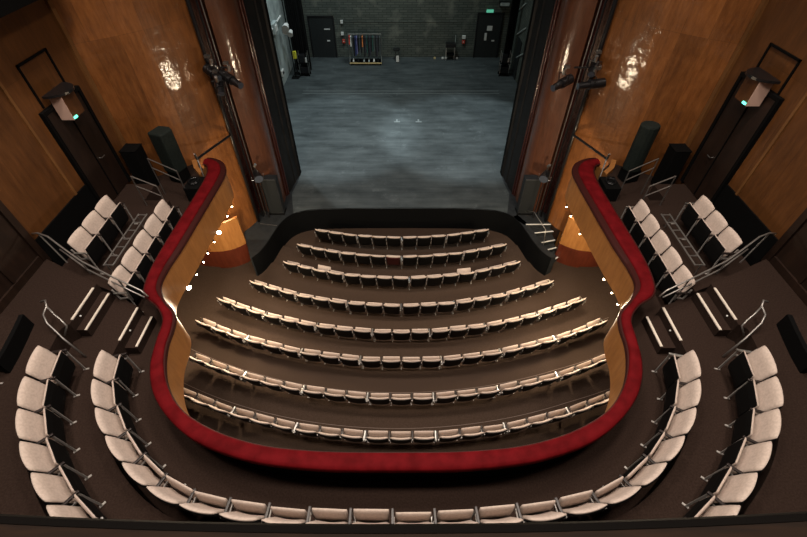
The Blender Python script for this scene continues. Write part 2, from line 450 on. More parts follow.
for side in (-1, 1):
    p = [(side * (q[0] - (.12 if side > 0 else 0)), q[1]) for q in rcp][::-1]
    for i in range(4):
        (x, y), (tx, ty) = walk(p, .275 + i * .555)
        fac = (-ty, tx) if side < 0 else (ty, -tx)
        which = 'nearest the stairs' if i == 0 else f'{ORD[i + 1]} from the stairs'
        seat(x, y, ZC, fac, f'folding seat cut by the frame, {which}, {"left" if side < 0 else "right"} third balcony row', 'seats of the third balcony rows')
# box seats
for side in (-1, 1):
    sn = 'left' if side < 0 else 'right'
    for i in range(5):
        seat(side * 5.52, 7.70 - .535 * i, ZA, (-side, 0), f'cream folding seat in the {sn} box front row, {ORD[i + 1]} from the stage end', 'seats in the front rows of the side boxes', end=(i == (4 if side < 0 else 0)))
    for i in range(3):
        seat(side * 6.45, 7.32 - .53 * i, ZB, (-side, 0), f'cream folding seat in the {sn} box back row, {ORD[i + 1]} from the stage end', 'seats in the back rows of the side boxes', end=(i == (2 if side < 0 else 0)))

# ------------------------------------------------------------------ balcony parapet
V_half = [(0, 2.23), (.9, 2.24), (1.76, 2.31), (2.43, 2.47), (2.97, 2.70), (3.33, 2.95), (3.61, 3.28), (3.79, 3.64), (3.90, 4.02), (3.94, 4.42), (4.05, 4.74), (4.36, 5.05), (4.57, 5.40),
          (4.60, 5.85), (4.54, 6.5), (4.49, 7.55), (4.44, 8.7), (4.45, 9.3), (4.60, 9.68), (4.86, 9.90), (5.12, 9.97)]
A_half = [(0, 1.97), (.9, 1.98), (1.7, 2.05), (2.24, 2.16), (2.75, 2.33), (3.17, 2.56), (3.56, 2.88), (3.84, 3.21), (4.04, 3.63), (4.13, 4.11), (4.19, 4.53), (4.42, 4.84), (4.80, 5.14),
          (4.94, 5.66), (4.97, 6.5), (4.92, 7.86), (4.90, 8.7), (4.93, 9.2), (5.0, 9.45), (5.06, 9.56), (5.14, 9.60)]
Vc = catmull(V_half, 6); Ac = catmull(A_half, 6)
par = empty('balcony_parapet', (0, 0, ZA), 0, 'red padded balcony rail on a curved honey wood parapet', 'balcony parapet')
Vf = mirror(Vc)[::-1] + Vc[1:]; Af = mirror(Ac)[::-1] + Ac[1:]
ZR = 4.95
def lerp(a, b, t): return (a[0] + (b[0] - a[0]) * t, a[1] + (b[1] - a[1]) * t)
secs, sec2 = [], []
for v, a in zip(Vf, Af):
    lip = .05 + .21 * min(1, max(0, (abs(v[0]) - 3.6) / .6)); r1 = 1 - .09 * min(1, max(0, (abs(v[0]) - 3.6) / .6))
    prof = [(0., -.10), (0., -.02), (.06, .01), (.25, .025), (.5, .03), (.75, .025), (.94, .01), (1., -.02), (1., -.10)]
    secs.append([(*lerp(v, a, lip + (r1 - lip) * t), ZR + dz - ZA) for t, dz in prof])
    sec2.append([(*lerp(v, a, t), ZR + dz - ZA) for t, dz in ((0, -.10), (0, -.035), (.03, -.022), (lip + .04, -.022), (lip + .04, -.10))])
o = smooth_by_angle(MB().loft(secs).build('rail_cushion', M['red'], par), 60); o['label'] = 'red plush top of the rail'
o = smooth_by_angle(MB().loft(sec2).build('rail_lip', M['red_edge'], par), 50); o['label'] = 'dark lip along the outer side of the rail'
for nm, base, sgn in (('rail_edge', [lerp(v, a, .93) for v, a in zip(Vf, Af)], 1),):
    pts = [(p[0], p[1], ZR - .03 - ZA) for p in base]
    e = MB().tube(pts, .02, 6).build(nm, M['red_edge'], par, smooth=True); e['label'] = 'dark red piping along the edge of the rail'
ext = [(5.45, 10.1), (5.75, 10.45), (5.95, 10.85)]
fp = [lerp(v, a, .08) for v, a in zip(Vf, Af)]
fpx = [(-p[0], p[1]) for p in ext[::-1]] + fp + ext
m = MB()
inn = [lerp(v, a, .3) for v, a in zip(Vf, Af)]
inx = [(-p[0] - .12, p[1] - .05) for p in ext[::-1]] + inn + [(p[0] + .12, p[1] - .05) for p in ext]
ztop = lambda i: .12 if (i < 3 or i >= len(fpx) - 3) else ZR - .10 - ZA
m.loft([[(a[0], a[1], -.12), (b[0], b[1], -.12), (b[0], b[1], ztop(i)), (a[0], a[1], ztop(i))] for i, (a, b) in enumerate(zip(fpx, inx))])
o = smooth_by_angle(m.build('front_panel', M['wood_front'], par), 40); o['label'] = 'honey veneered parapet face'
inn2 = [lerp(v, a, .62) for v, a in zip(Vf, Af)]
inn1 = [lerp(v, a, .32) for v, a in zip(Vf, Af)]
m = MB().loft([[(a[0], a[1], 0), (b[0], b[1], 0), (b[0], b[1], ZR - .10 - ZA), (a[0], a[1], ZR - .10 - ZA)] for a, b in zip(inn1, inn2)])
o = smooth_by_angle(m.build('inner_panel', M['black'], par), 40); o['label'] = 'inner face of the parapet, blackened as shade under the rail'  # shade below the rail is put into this panel's black colour

# balcony floors (carpeted tiers)
XW = 7.15
for side in (-1, 1):
    sn = 'left' if side < 0 else 'right'
    S = lambda pts: [(side * p[0], p[1]) for p in pts]
A_half_r = [p for p in rowA_half]
tierA_edge = [(p[0], p[1]) for p in offset(catmull(rowA_half, 6), -.10)]     # just behind the front row
tierB_edge = offset(rbp, -.16)
fpc = [lerp(v, a, .25) for v, a in zip(Vc, Ac)]
for side in (-1, 1):
    sn = 'left' if side < 0 else 'right'
    S = lambda pts: [(side * p[0], p[1]) for p in pts]
    base = fpc + [(5.5, 10.3), (5.95, 10.85), (6.6, 10.35), (7.15, 9.95), (7.15, .2), (0, .2)]
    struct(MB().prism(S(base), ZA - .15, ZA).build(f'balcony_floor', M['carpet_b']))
    # tier for the second row, up to the wall
    tb = tierA_edge + [(5.02, 4.3), (5.02, 5.12), (5.7, 5.42), (7.15, 6.1), (7.15, .2), (0, .2)]
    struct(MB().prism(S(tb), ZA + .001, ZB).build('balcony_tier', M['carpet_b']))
    tcx = tierB_edge + [(5.85, 4.3), (5.75, 4.4), (5.75, 5.36), (7.15, 6.05), (7.15, .25), (3.7, .25)]
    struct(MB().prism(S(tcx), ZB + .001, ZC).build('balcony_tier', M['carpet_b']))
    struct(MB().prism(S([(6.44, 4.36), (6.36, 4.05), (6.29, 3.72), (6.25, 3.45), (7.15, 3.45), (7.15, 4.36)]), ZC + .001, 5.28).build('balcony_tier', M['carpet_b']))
    struct(MB().strip_wall(S([(6.24, 3.43), (6.28, 3.72), (6.35, 4.05), (6.43, 4.38)]), .07 * side, ZC, 5.30).build('trim_riser', M['black']))
    # box back tier
    bt = [(5.72, 5.5), (5.72, 8.5), (6.35, 8.5), (6.35, 9.2), (7.15, 9.2), (7.15, 6.12)]
    struct(MB().prism(S(bt), ZA + .001, ZB).build('box_tier', M['carpet_b']))
    # stair treads and nosings
    st = empty('balcony_steps', (side * 5.3, 4.8, ZA), 0, f'carpeted steps with pale nosings beside the {sn} balcony seats', 'steps')
    def part(m, name, mat, lab=None):
        o = m.build(name, mat, st); o.location = (-side * 5.3, -4.8, -ZA)
        if lab: o['label'] = lab
        return o
    def bx(x0, x1, y0, y1, z0, z1): return MB().box(min(side * x0, side * x1), max(side * x0, side * x1), y0, y1, z0, z1)
    part(bx(4.80, 5.02, 4.30, 5.05, ZA + .002, 4.40), 'tread', M['carpet_b'])
    part(bx(5.57, 5.75, 4.42, 5.32, ZB + .002, 4.80), 'tread', M['carpet_b'])
    for x, z, y0, y1 in ((4.80, 4.40, 4.33, 5.02), (5.02, 4.60, 4.33, 5.09), (5.57, 4.80, 4.42, 5.28), (5.75, 5.0, 4.50, 5.25)):
        part(bx(x - .006, x + .032, y0, y1, z - .012, z + .008), 'nosing_strip', M['nosing'], 'pale nosing strip')
    for x, z, y in ((5.012, 4.5, 4.62), (5.745, 4.9, 4.66)):
        part(MB().sphere((side * (x - .0), y, z), .018, 8), 'step_light', M['white'], 'small white step light')

# ------------------------------------------------------------------ stalls floor (shallow curved tiers)
def row_curve(yc, R, xmax=8., n=40):
    out = []
    for i in range(n + 1):
        x = -xmax + 2 * xmax * i / n
        out.append((x, yc + R - math.sqrt(R * R - x * x)))
    return out
m = MB()
m.prism([(-8, -1), (8, -1), (8, 14.), (-8, 14.)], -.25, 0)
struct(m.build('floor', M['carpet']))
for ri in range(1, 8):
    yc, R = rows[ri][0], max(rows[ri][1], 12.)
    c = row_curve(yc + .62, R)
    poly = c + [(8, .2), (-8, .2)]
    struct(MB().prism(poly, RISE * (ri - 1) + (.001 if ri == 1 else 0), RISE * ri).build('floor_tier', M['carpet']))
    if ri in (3, 5, 6, 7):
        e = [(p[0], p[1]) for p in row_curve(yc + .62, R, 6.3 if ri > 3 else 5.)]
        m = MB().tube([(p[0], p[1], RISE * ri - .004) for p in e], .009, 5)
        struct(m.build('trim_step_edge', plain('pale_tier_edge', (.16, .12, .10), .6)))

# ------------------------------------------------------------------ walls
HT = 13.
wood_plan = [(-5.25, 12.05), (-5.42, 11.68), (-5.64, 11.33), (-5.90, 11.0), (-6.2, 10.69), (-6.55, 10.38), (-6.85, 10.16), (-7.15, 9.95)]
brown_c = [(-4.50, 13.55)]
def arc_pts(p, q, sag, n=10):
    out = []
    P, Q = Vector(p), Vector(q); d = Q - P; nn = Vector((-d.y, d.x)).normalized()
    for i in range(n + 1):
        t = i / n; out.append(tuple(P + d * t + nn * sag * 4 * t * (1 - t)))
    return out
brown_plan = arc_pts((-4.50, 13.55), (-5.0, 12.5), .22)       # bulges towards the audience
if (Vector(brown_plan[5]) - Vector((-4.75, 13.02))).x < 0: brown_plan = arc_pts((-4.50, 13.55), (-5.0, 12.5), -.22)
for side in (-1, 1):
    sn = 'left' if side < 0 else 'right'
    S = lambda pts: [(-side * p[0], p[1]) for p in pts]
    T = lambda pts: S(pts)
    def wallstrip(pts, back, z0, z1, name, mat, deg=35):
        q = [(p[0] + back[0], p[1] + back[1]) for p in pts]
        a, b = S(pts), S(q)
        m = MB().loft([[(u[0], u[1], z0), (v[0], v[1], z0), (v[0], v[1], z1), (u[0], u[1], z1)] for u, v in zip(a, b)])
        return struct(smooth_by_angle(m.build(name, mat), deg))
    wallstrip(wood_plan, (-.1, .18), .98, HT, f'wall_{sn}_front', M['wood'])
    wallstrip(brown_plan, (-.12, .12), 1.0, HT, f'wall_{sn}_proscenium', M['wood_brown'])
    # dark slot with the pipes
    wallstrip([(-5.0, 12.5), (-5.10, 12.74), (-5.36, 12.36), (-5.25, 12.05)], (-.12, .12), 1.0, HT, f'wall_{sn}_slot', M['jamb_trim'], 20)
    # trim between brown panel and jamb: two mouldings
    m = MB()
    for (x, y, r) in ((-4.47, 13.58, .05), (-4.41, 13.66, .035)):
        m.tube([(-side * x, y, 1.0), (-side * x, y, HT)], r, 10)
    struct(smooth_by_angle(m.build('trim_1' if side < 0 else 'trim_2', M['jamb_trim']), 40))
    wallstrip([(-4.17, 14.95), (-4.24, 14.9), (-4.27, 14.45), (-4.31, 14.4), (-4.34, 14.0), (-4.42, 13.66)], (-.35, .0), 1.0, HT, f'wall_{sn}_jamb', M['jamb'], 20)
    wallstrip([(-4.17, 14.95), (-4.6, 15.1), (-8.2, 15.1)], (0, .25), 1.0, HT, f'wall_{sn}_stage_front', M['black'], 20)
    # side wall beside the box: wood above, black dado below
    X = 7.15
    def bx(x0, x1, y0, y1, z0, z1): return MB().box(min(side * x0, side * x1), max(side * x0, side * x1), y0, y1, z0, z1)
    struct(bx(X, X + .2, 6.02, 10.0, 4.2, HT).build(f'wall_{sn}', M['wood_side']))
    struct(bx(X - .03, X + .001, 6.12, 8.02, 4.6, 5.42).build(f'trim_dado_{sn}', M['black']))
    struct(bx(X, X + .2, -.5, 6.02, 3.9, HT).build(f'wall_{sn}_rear', M['wood_dark']))
    struct(bx(X - .04, X + .001, .3, 5.95, 5.0, 5.16).build(f'baseboard_{sn}', M['wood_dark']))
    # panel beads on the rear dark wall
    m = bx(X - .025, X + .001, 4.2, 4.26, 5.16, HT)
    for y in (2.9, 5.2): m.box(min(side * (X - .025), side * (X + .001)), max(side * (X - .025), side * (X + .001)), y, y + .06, 5.16, HT)
    struct(m.build(f'trim_bead_{sn}', M['wood_dark']))
    struct(bx(X - .05, X + .01, 5.96, 6.10, 4.9, HT).build(f'trim_corner_{sn}', M['wood_dark']))
    # vertical trims of the lit panels
    struct(bx(X - .035, X + .001, 7.60, 7.66, 5.42, HT).build(f'trim_panel_{sn}', M['wood_trim']))
    struct(bx(X - .06, X + .001, 9.82, 9.94, 4.6, HT).build(f'trim_post_{sn}', M['wood_trim']))
    # door beside the box
    dz = 0 if side < 0 else .30
    dn = 'door_1' if side < 0 else 'door_2'
    d = empty(dn, (side * X, 8.7, 4.6)); struct(d)
    def dp(m, name, mat, par_=None, lab=None):
        o = m.build(name, mat, par_ or d)
        o.location = (-side * X, -8.7, -4.6)
        if par_: o.location = (0, 0, 0)
        if lab: o['label'] = lab
        return o
    leaf = dp(bx(X - .05, X + .0005, 8.10, 9.30, 4.62, 7.02+dz), 'door_leaf', M['wood_dark'])
    fr = bx(X - .09, X + .0005, 8.02, 8.10, 4.6, 7.10+dz)
    for q in ((9.30, 9.38, 4.6, 7.10+dz), (8.10, 9.30, 7.02+dz, 7.10+dz)):
        fr.box(min(side * (X - .09), side * X), max(side * (X - .09), side * X), *q)
    dp(fr, 'door_frame', M['black'])
    dp(bx(X - .075, X - .05, 8.69, 8.71, 4.64, 7.0+dz), 'door_joint', M['black'])
    h = MB(); h.tube([(side * (X - .05), 8.82, 5.62), (side * (X - .11), 8.82, 5.62), (side * (X - .11), 8.94, 5.62)], .012, 6)
    dp(h, 'door_handle', M['steel'], lab='small steel lever handle')
    # framed hatch above the door
    hz = .08 if side > 0 else -.02
    m = bx(X - .03, X + .001, 8.20, 8.24, 7.15 + hz, 7.98 + hz)
    for q in ((9.10, 9.14, 7.15 + hz, 7.98 + hz), (8.20, 9.14, 7.94 + hz, 7.98 + hz)):
        m.box(min(side * (X - .03), side * (X + .001)), max(side * (X - .03), side * (X + .001)), *q)
    struct(m.build('trim_hatch_frame', M['black']))
    # exit lamp box on the wall above the door
    lb = empty('exit_lamp', (side * X, 8.55, 6.7), 0, f'wooden exit lamp box with dark canopy above the {sn} box door', 'lamp', 'exit lamps over the box doors')
    def lp(m, name, mat, lab=None, smooth=False):
        o = m.build(name, mat, lb, smooth=smooth); o.location = (-side * X, -8.55, -6.7)
        if lab: o['label'] = lab
        return o
    lp(bx(X - .36, X - .09, 8.38, 8.80, 6.80+dz, 7.30+dz), 'lamp_box', M['wood_side'], 'brown wooden lamp box')
    lp(bx(X - .365, X - .10, 8.372, 8.382, 6.795+dz, 7.28+dz), 'side_panel', M['sign_side'], 'pale pink side panel')
    m = MB(); cp = [(side * (X - .09), 8.24)] + [(side * (X - .09 - .40 * math.sin(PI * k / 12)), 8.60 - .36 * math.cos(PI * k / 12)) for k in range(13)] + [(side * (X - .09), 8.96)]
    m.prism(cp, 7.30+dz, 7.35+dz); lp(m, 'canopy', M['black_gloss'], 'dark half-round canopy')
    lp(bx(X - .38, X - .36, 8.40, 8.50, 6.81+dz, 6.85+dz), 'green_indicator', M['led'], 'lit green indicator')
    # black speaker cabinet between door and front wall
    # curved low partition with mahogany plinth in the stalls, and the wall behind it
    pp = [(-5.40, 10.87), (-5.62, 10.66), (-5.86, 10.53), (-6.13, 10.46), (-6.5, 10.44), (-7.07, 10.52), (-7.6, 10.7)]
    pp = catmull(pp, 4)
    part_ = empty('curved_partition', (side * 6.1, 10.6, 0), 0, f'low curved wooden partition on a mahogany plinth below the {sn} box', 'partition')
    def pw(off0, off1, z0, z1, name, mat, lab):
        a = S([(p[0], p[1] - off0) for p in pp]); b = S([(p[0] - .02, p[1] + off1) for p in pp])
        m = MB().loft([[(u[0], u[1], z0), (v[0], v[1], z0), (v[0], v[1], z1), (u[0], u[1], z1)] for u, v in zip(a, b)])
        o = smooth_by_angle(m.build(name, mat, part_), 35); o.location = (-side * 6.1, -10.6, 0); o['label'] = lab
    pw(.0, .10, .93, 2.1, 'panel', M['wood_front'], 'honey veneered upper panel')
    pw(.025, .12, .0, .93, 'plinth', M['plinth'], 'dark red-brown plinth')
    wallstrip([(-5.55, 11.5), (-6.2, 11.55), (-7.6, 11.7)], (0, .15), 0, 4.04, f'wall_{sn}_below_box', M['wood_front'], 20)
    wallstrip([(-5.28, 12.1), (-5.40, 11.72), (-5.55, 11.5)], (-.1, .12), 0, 1.0, f'wall_{sn}_base', M['wood_dark'], 20)
    struct(bx(7.6, 7.8, -.5, 11.7, 0, 4.04).build(f'wall_{sn}_stalls', M['wood_side']))

struct(MB().box(-7.14, -6.75, 5.2, 9.78, 8.80, 9.2).build('side_gallery', M['black']))

# ------------------------------------------------------------------ stage apron and stage
apron_front = [(4.98, 10.05), (4.78, 10.35), (4.62, 10.85), (4.5, 11.4), (4.36, 11.9), (4.12, 12.3), (3.75, 12.55), (3.2, 12.68), (2.2, 12.74), (0, 12.76)]
af = catmull(apron_front, 5)
full = mirror(af) + af[::-1][1:]
left_top = mirror(af)
# left half slab (solid), right half leaves a stair well behind a curved parapet
poly = [(-5.02, 10.02), *left_top[1:], (0, 15.3), (-8.2, 15.3), (-8.2, 12.9), (-5.3, 12.3), (-5.58, 11.42), (-5.56, 11.3)]
struct(MB().prism(poly, 0.001, 1.0).build('stage_apron', M['apron']))
polyr = [(0, 15.3), *af[::-1][:-22], (4.5, 11.8), (5.35, 11.8), (5.3, 12.3), (8.2, 12.9), (8.2, 15.3)]
struct(MB().prism(polyr, 0.001, 1.0).build('stage_apron', M['apron']))
m = MB().loft([[(p[0], p[1], .001), (q[0], q[1], .001), (q[0], q[1], 1.0), (p[0], p[1], 1.0)] for p, q in zip(af[:25], offset(af, -.22)[:25])])
struct(smooth_by_angle(m.build('stage_parapet', M['apron']), 40))
m = MB().loft([[(p[0], p[1], .0), (q[0], q[1], .0), (q[0], q[1], 1.006), (p[0], p[1], 1.006)] for p, q in zip(offset(full, .02), offset(full, -.012))])
struct(smooth_by_angle(m.build('trim_stage_fascia', M['fascia']), 40))
struct(MB().bar((-5.12, 11.85, 1.004), (-4.48, 11.74, 1.004), .02, .006).build('trim_stage_line', M['rail_steel']))
ss = empty('stage_steps', (5.1, 11.1, 0), 0, 'black steps with white nosings from the stalls up to the stage right side', 'steps')
sl = [((4.56, 11.80), (5.32, 11.80), 1.0), ((4.70, 11.50), (5.40, 11.62), .83), ((4.90, 11.14), (5.42, 11.32), .67), ((5.02, 10.92), (5.46, 11.10), .5), ((5.05, 10.40), (5.52, 10.82), .33)]
for i, (a, b, z) in enumerate(sl):
    if i:
        pa, pb, _ = sl[i - 1]
        o = MB().prism([a, b, pb, pa], .001, z).build('tread', M['apron'], ss); o.location = (-5.1, -11.1, 0)
    o = MB().bar((*a, z + .006), (*b, z + .006), .045, .012).build('nosing_strip', M['white'], ss); o.location = (-5.1, -11.1, 0); o['label'] = 'white nosing strip'
o = MB().tube([(4.62, 12.6, 1.02), (4.74, 11.9, 1.5), (4.96, 11.1, 1.35), (5.0, 11.0, .7)], .012, 6).build('handrail', M['rail_steel'], ss, smooth=True); o.location = (-5.1, -11.1, 0); o['label'] = 'thin steel handrail'

struct(MB().prism([(-8.2, 15.3), (8.2, 15.3), (8.2, 28.2), (-8.2, 28.2)], .7, 1.0).build('stage_floor', M['stage']))
# the boards run on in front of the proscenium as far as the fascia
struct(MB().prism([(-4.16, 15.3), (-4.2, 14.4), (-4.3, 13.7), (-4.0, 12.42), (-3.6, 12.6), (-3.0, 12.68), (-2, 12.73), (2, 12.73), (3.0, 12.68), (3.6, 12.6), (4.0, 12.42), (4.3, 13.7), (4.2, 14.4), (4.16, 15.3)], 1.0005, 1.004).build('stage_forestage', M['stage']))
sm = plain('pale_floor_tape', (.17, .19, .19), .7)
for y, w_ in ((23.1, .05), (22.8, .03), (15.05, .03)):
    struct(MB().box(-5.4, 5.4, y, y + w_, 1.0005, 1.003).build('trim_floor_line', sm))
for x, y in ((-.32, 19.55), (.75, 19.55)):
    tag(MB().prism([(x, y), (x + .3, y), (x + .3, y + .09), (x + .18, y + .09), (x + .18, y + .3), (x + .1, y + .3), (x + .1, y + .09), (x, y + .09)], 1.0005, 1.004).build('floor_tape_mark', sm), f'pale {"left" if x < 0 else "right"} tape mark of the pair on the stage floor', 'tape mark')
struct(MB().box(-8.4, 8.4, 28.1, 28.4, 1, 12).build('wall_stage_back', M['brick']))
struct(MB().box(-6.9, -6.6, 15.4, 28.1, 1, 12).build('wall_stage_left', M['grey']))
struct(MB().box(6.6, 6.9, 15.4, 28.1, 1, 12).build('wall_stage_right', M['brick']))

def stage_door(name, x0, x1, ztop, exit_sign):
    d = empty(name, ((x0 + x1) / 2, 28.1, 1)); struct(d)
    def p(m, n, mat, lab=None):
        o = m.build(n, mat, d); o.location = (-(x0 + x1) / 2, -28.1, -1)
        if lab: o['label'] = lab
        return o
    p(MB().box(x0, x1, 28.03, 28.1, 1, ztop), 'door_leaf', M['door_black'])
    f = MB().box(x0 - .08, x0, 28.0, 28.1, 1, ztop + .08); f.box(x1, x1 + .08, 28.0, 28.1, 1, ztop + .08); f.box(x0, x1, 28.0, 28.1, ztop, ztop + .08)
    p(f, 'door_frame', M['black_gloss'])
    p(MB().box(x0 + .95, x0 + 1.12, 28.0, 28.03, 1.95, 2.02), 'door_handle', M['white'], 'pale door handle')
    return d
stage_door('door_3', -5.5, -4.1, 3.26, False)
stage_door('door_4', 4.62, 6.0, 3.42, True)
tag(MB().box(5.05, 5.45, 27.97, 28.09, 3.53, 3.66).build('exit_sign', M['exit_green']), 'lit green exit sign above the right stage back door', 'sign')
for x, z, w, h, nm, lab, cat in ((-4.65, 2.6, .35, .06, 'notice_strip', 'white notice strip on the left stage back door', 'notice'), (5.2, 2.55, .32, .26, 'paper_notice', 'pale green paper notice on the right stage back door', 'notice'),
                            (5.1, 2.0, .14, .42, 'paper_notice', 'long white paper notice low on the right stage back door', 'notice'), (-3.62, 2.95, .14, .16, 'wall_switch', 'white switch box high beside the left stage back door', 'switch'),
                            (-3.66, 2.3, .16, .16, 'wall_switch', 'white switch box at mid height beside the left stage back door', 'switch'), (3.75, 2.1, .2, .17, 'wall_switch', 'white switch box beside the right stage back door', 'switch')):
    tag(MB().box(x, x + w, 27.96 if cat == 'switch' else 28.005, 28.1 if cat == 'switch' else 28.029, z, z + h).build(nm, M['white'], bevel=.005), lab, cat)
for x, z, lab in ((-3.62, 1.85, 'red alarm box on the stage back wall near the left door'), (3.77, 1.82, 'red alarm box on the stage back wall near the right door')):
    a = tag(empty('alarm_box', (x, 28.1, z)), lab, 'alarm')
    MB().box(0, .17, -.12, 0, 0, .2).build('alarm_body', M['redplastic'], a, bevel=.01); MB().sphere((.085, -.12, .1), .035, 8).build('alarm_button', M['white'], a)
# cable conduits / painted lines on the back wall
for z in (3.02, 4.3):
    tag(MB().tube([(-3.4, 28.082, z), (3.4, 28.082, z)], .014, 6).build('conduit', M['brick']), f'thin grey conduit running along the stage back wall, {"lower" if z < 4 else "upper"}', 'pipe')
# wall lamp left high
for x, lab in ((-6.1, 'small grey work lamp high on the stage back wall at left'), (6.0, 'small grey work lamp high on the stage back wall at right')):
    a = tag(empty('work_lamp', (x, 28.1, 3.9)), lab, 'lamp')
    MB().box(-.3, .3, -.35, -.05, 0, .22).build('lamp_head', M['black_gloss'], a, bevel=.02); MB().box(-.27, .27, -.36, -.345, .03, .19).build('lamp_glass', M['grey'], a)
    MB().box(-.05, .05, -.06, 0, .05, .15).build('bracket', M['steel'], a)

# drapes
def drape(x0, x1, y, z0, z1, lab):
    m = MB(); n = 48; f, b = [], []
    secs = []
    for i in range(n + 1):
        x = x0 + (x1 - x0) * i / n; w = .07 * math.sin(i * 1.1) + .02 * math.sin(i * 2.7)
        secs.append([(x, y + w, z0), (x, y + w + .03, z0), (x, y + w + .03, z1), (x, y + w, z1)])
    tag(smooth_by_angle(m.loft(secs).build('stage_drape', M['drape']), 60), lab, 'curtain', 'black stage drapes')
drape(-6.3, -5.35, 26.0, 1.02, 11, 'black stage drape hanging nearest the left stage door')
drape(5.95, 6.4, 25.8, 1.02, 11, 'black stage drape hanging beside the right stage door')

# costume rack with garments
rk = tag(empty('costume_rack', (-2.15, 27.0, 1.0)), 'wheeled costume rack with pale base standing at the stage back wall', 'rack')
MB().box(-.98, .98, -.28, -.18, .1, .17).build('base_board', M['pinewood'], rk)['label'] = 'pale wooden base board'
MB().box(-.98, .98, .18, .28, .1, .17).build('base_board', M['pinewood'], rk)
MB().tube([(-.98, 0, 1.68), (.98, 0, 1.68)], .02, 8).build('top_rail', M['steel'], rk)
for s in (-1, 1):
    MB().tube([(s * .96, -.23, .13), (s * .96, 0, .5), (s * .96, 0, 1.68)], .022, 8).build('upright', M['steel'], rk)
    for t in (-1, 1): MB().tube([(s * .9 - .02, t * .23, .05), (s * .9 + .02, t * .23, .05)], .05, 10).build('wheel', M['black'], rk)
MB().box(-.98, .98, -.25, .25, .17, .19).build('shelf', M['black'], rk)
gcols = [((.45, .05, .03), 'red'), ((.5, .5, .47), 'white'), ((.02, .03, .09), 'navy'), ((.01, .01, .012), 'black'), ((.05, .06, .06), 'charcoal'), ((.02, .06, .05), 'dark green'), ((.1, .1, .22), 'slate blue'), ((.45, .14, .04), 'orange'), ((.03, .03, .04), 'dark grey')]
order = [0, 1, 4, 3, 2, 6, 3, 4, 3, 7, 3, 8, 5, 3, 8, 3, 5, 4, 3, 8, 3, 4]
gm = {}
for i, ci in enumerate(order):
    x = -.9 + 1.8 * i / (len(order) - 1)
    c, nm = gcols[ci]
    if ci not in gm: gm[ci] = noisy(f'{nm.replace(" ", "_")}_cloth', c, tuple(v * 1.3 for v in c), 12, .9)
    ln = random.uniform(.75, 1.15) if ci not in (0, 1, 7) else random.uniform(.4, .6)
    g = tag(empty('hanging_garment', (-2.15 + x, 27.0, 1.0)), f'{nm} garment hanging {ORD[i + 1]} from left on the costume rack', 'garment', 'garments on the costume rack')
    m = MB(); secs = []
    for t, hw in ((0, .07), (.06, .2), (.25, .18), (.6, .19), (1, .23)):
        z = 1.6 - ln * t
        secs.append([(-.022 - .01 * t, -hw, z), (.022 + .01 * t, -hw, z), (.03, 0, z), (.022, hw, z), (-.022, hw, z), (-.03 - .01 * t, 0, z)])
    m.loft(secs).build('garment_body', gm[ci], g, smooth=False)
    MB().tube([(0, 0, 1.6), (0, 0, 1.68), (0, .03, 1.70)], .006, 5).build('hanger_hook', M['steel'], g)
for i, (x, c) in enumerate(((-.75, 'white'), (-.45, 'black_gloss'), (-.1, 'grey'), (.2, 'grey'), (.5, 'white'), (.75, 'black_gloss'))):
    m = MB(); m.loft([[(-.05, -.14, 0), (.05, -.14, 0), (.04, -.14, .05), (-.04, -.14, .05)], [(-.05, 0, 0), (.05, 0, 0), (.045, 0, .07), (-.045, 0, .07)], [(-.04, .12, 0), (.04, .12, 0), (.035, .13, .12), (-.035, .13, .12)]])
    o = m.build('shoe', M[c], bevel=.01); o.location = (-2.15 + x, 26.92, 1.19)
    tag(o, f'{["white","black","grey","grey","white","black"][i]} shoe on the rack shelf, {ORD[i + 1]} from left', 'shoe', 'shoes on the costume rack shelf')
# stool with a small lamp
t = tag(empty('round_stool', (-.28, 27.6, 1.0)), 'small round black stool at the middle of the stage back wall', 'stool')
MB().tube([(0, 0, .60), (0, 0, .65)], .22, 16).build('stool_seat', M['black_gloss'], t)
for k in range(3):
    a = k * 2 * PI / 3
    MB().tube([(.08 * math.cos(a), .08 * math.sin(a), .6), (.2 * math.cos(a), .2 * math.sin(a), 0)], .018, 6).build('leg', M['black_gloss'], t)
t = tag(empty('floor_sign', (-.22, 27.25, 1.0)), 'small white card standing on the floor before the black stool', 'sign')
MB().box(-.09, .09, -.01, .01, .0, .38).build('card', M['white'], t); MB().box(-.1, .1, -.06, .06, 0, .015).build('foot', M['black'], t)
# control cabinet right
t = tag(empty('equipment_stand', (3.05, 27.7, 1.0)), 'dark metal equipment stand against the stage back wall near the right door', 'stand')
MB().box(-.3, .3, -.2, .2, .75, .95).build('console', M['black_gloss'], t, bevel=.01); MB().box(-.25, .25, -.18, .18, .3, .33).build('shelf', M['black'], t)
for sx in (-1, 1):
    for sy in (-1, 1): MB().tube([(sx * .26, sy * .17, 0), (sx * .26, sy * .17, .76)], .02, 6).build('leg', M['steel'], t)
MB().tube([(.28, .17, .9), (.28, .17, 1.35)], .02, 6).build('mast', M['grey'], t)
for i, x in enumerate((2.05, 2.55, 2.75, 3.45)):
    tag(MB().box(x, x + .12, 27.75, 27.87, 1.0, 1.1).build('weight_block', M['white'] if i else M['pinewood'], bevel=.01), ['small tan block', 'left small white block', 'middle small white block', 'small white block right of the stand'][i] + ' on the floor at the stage back wall', 'block')
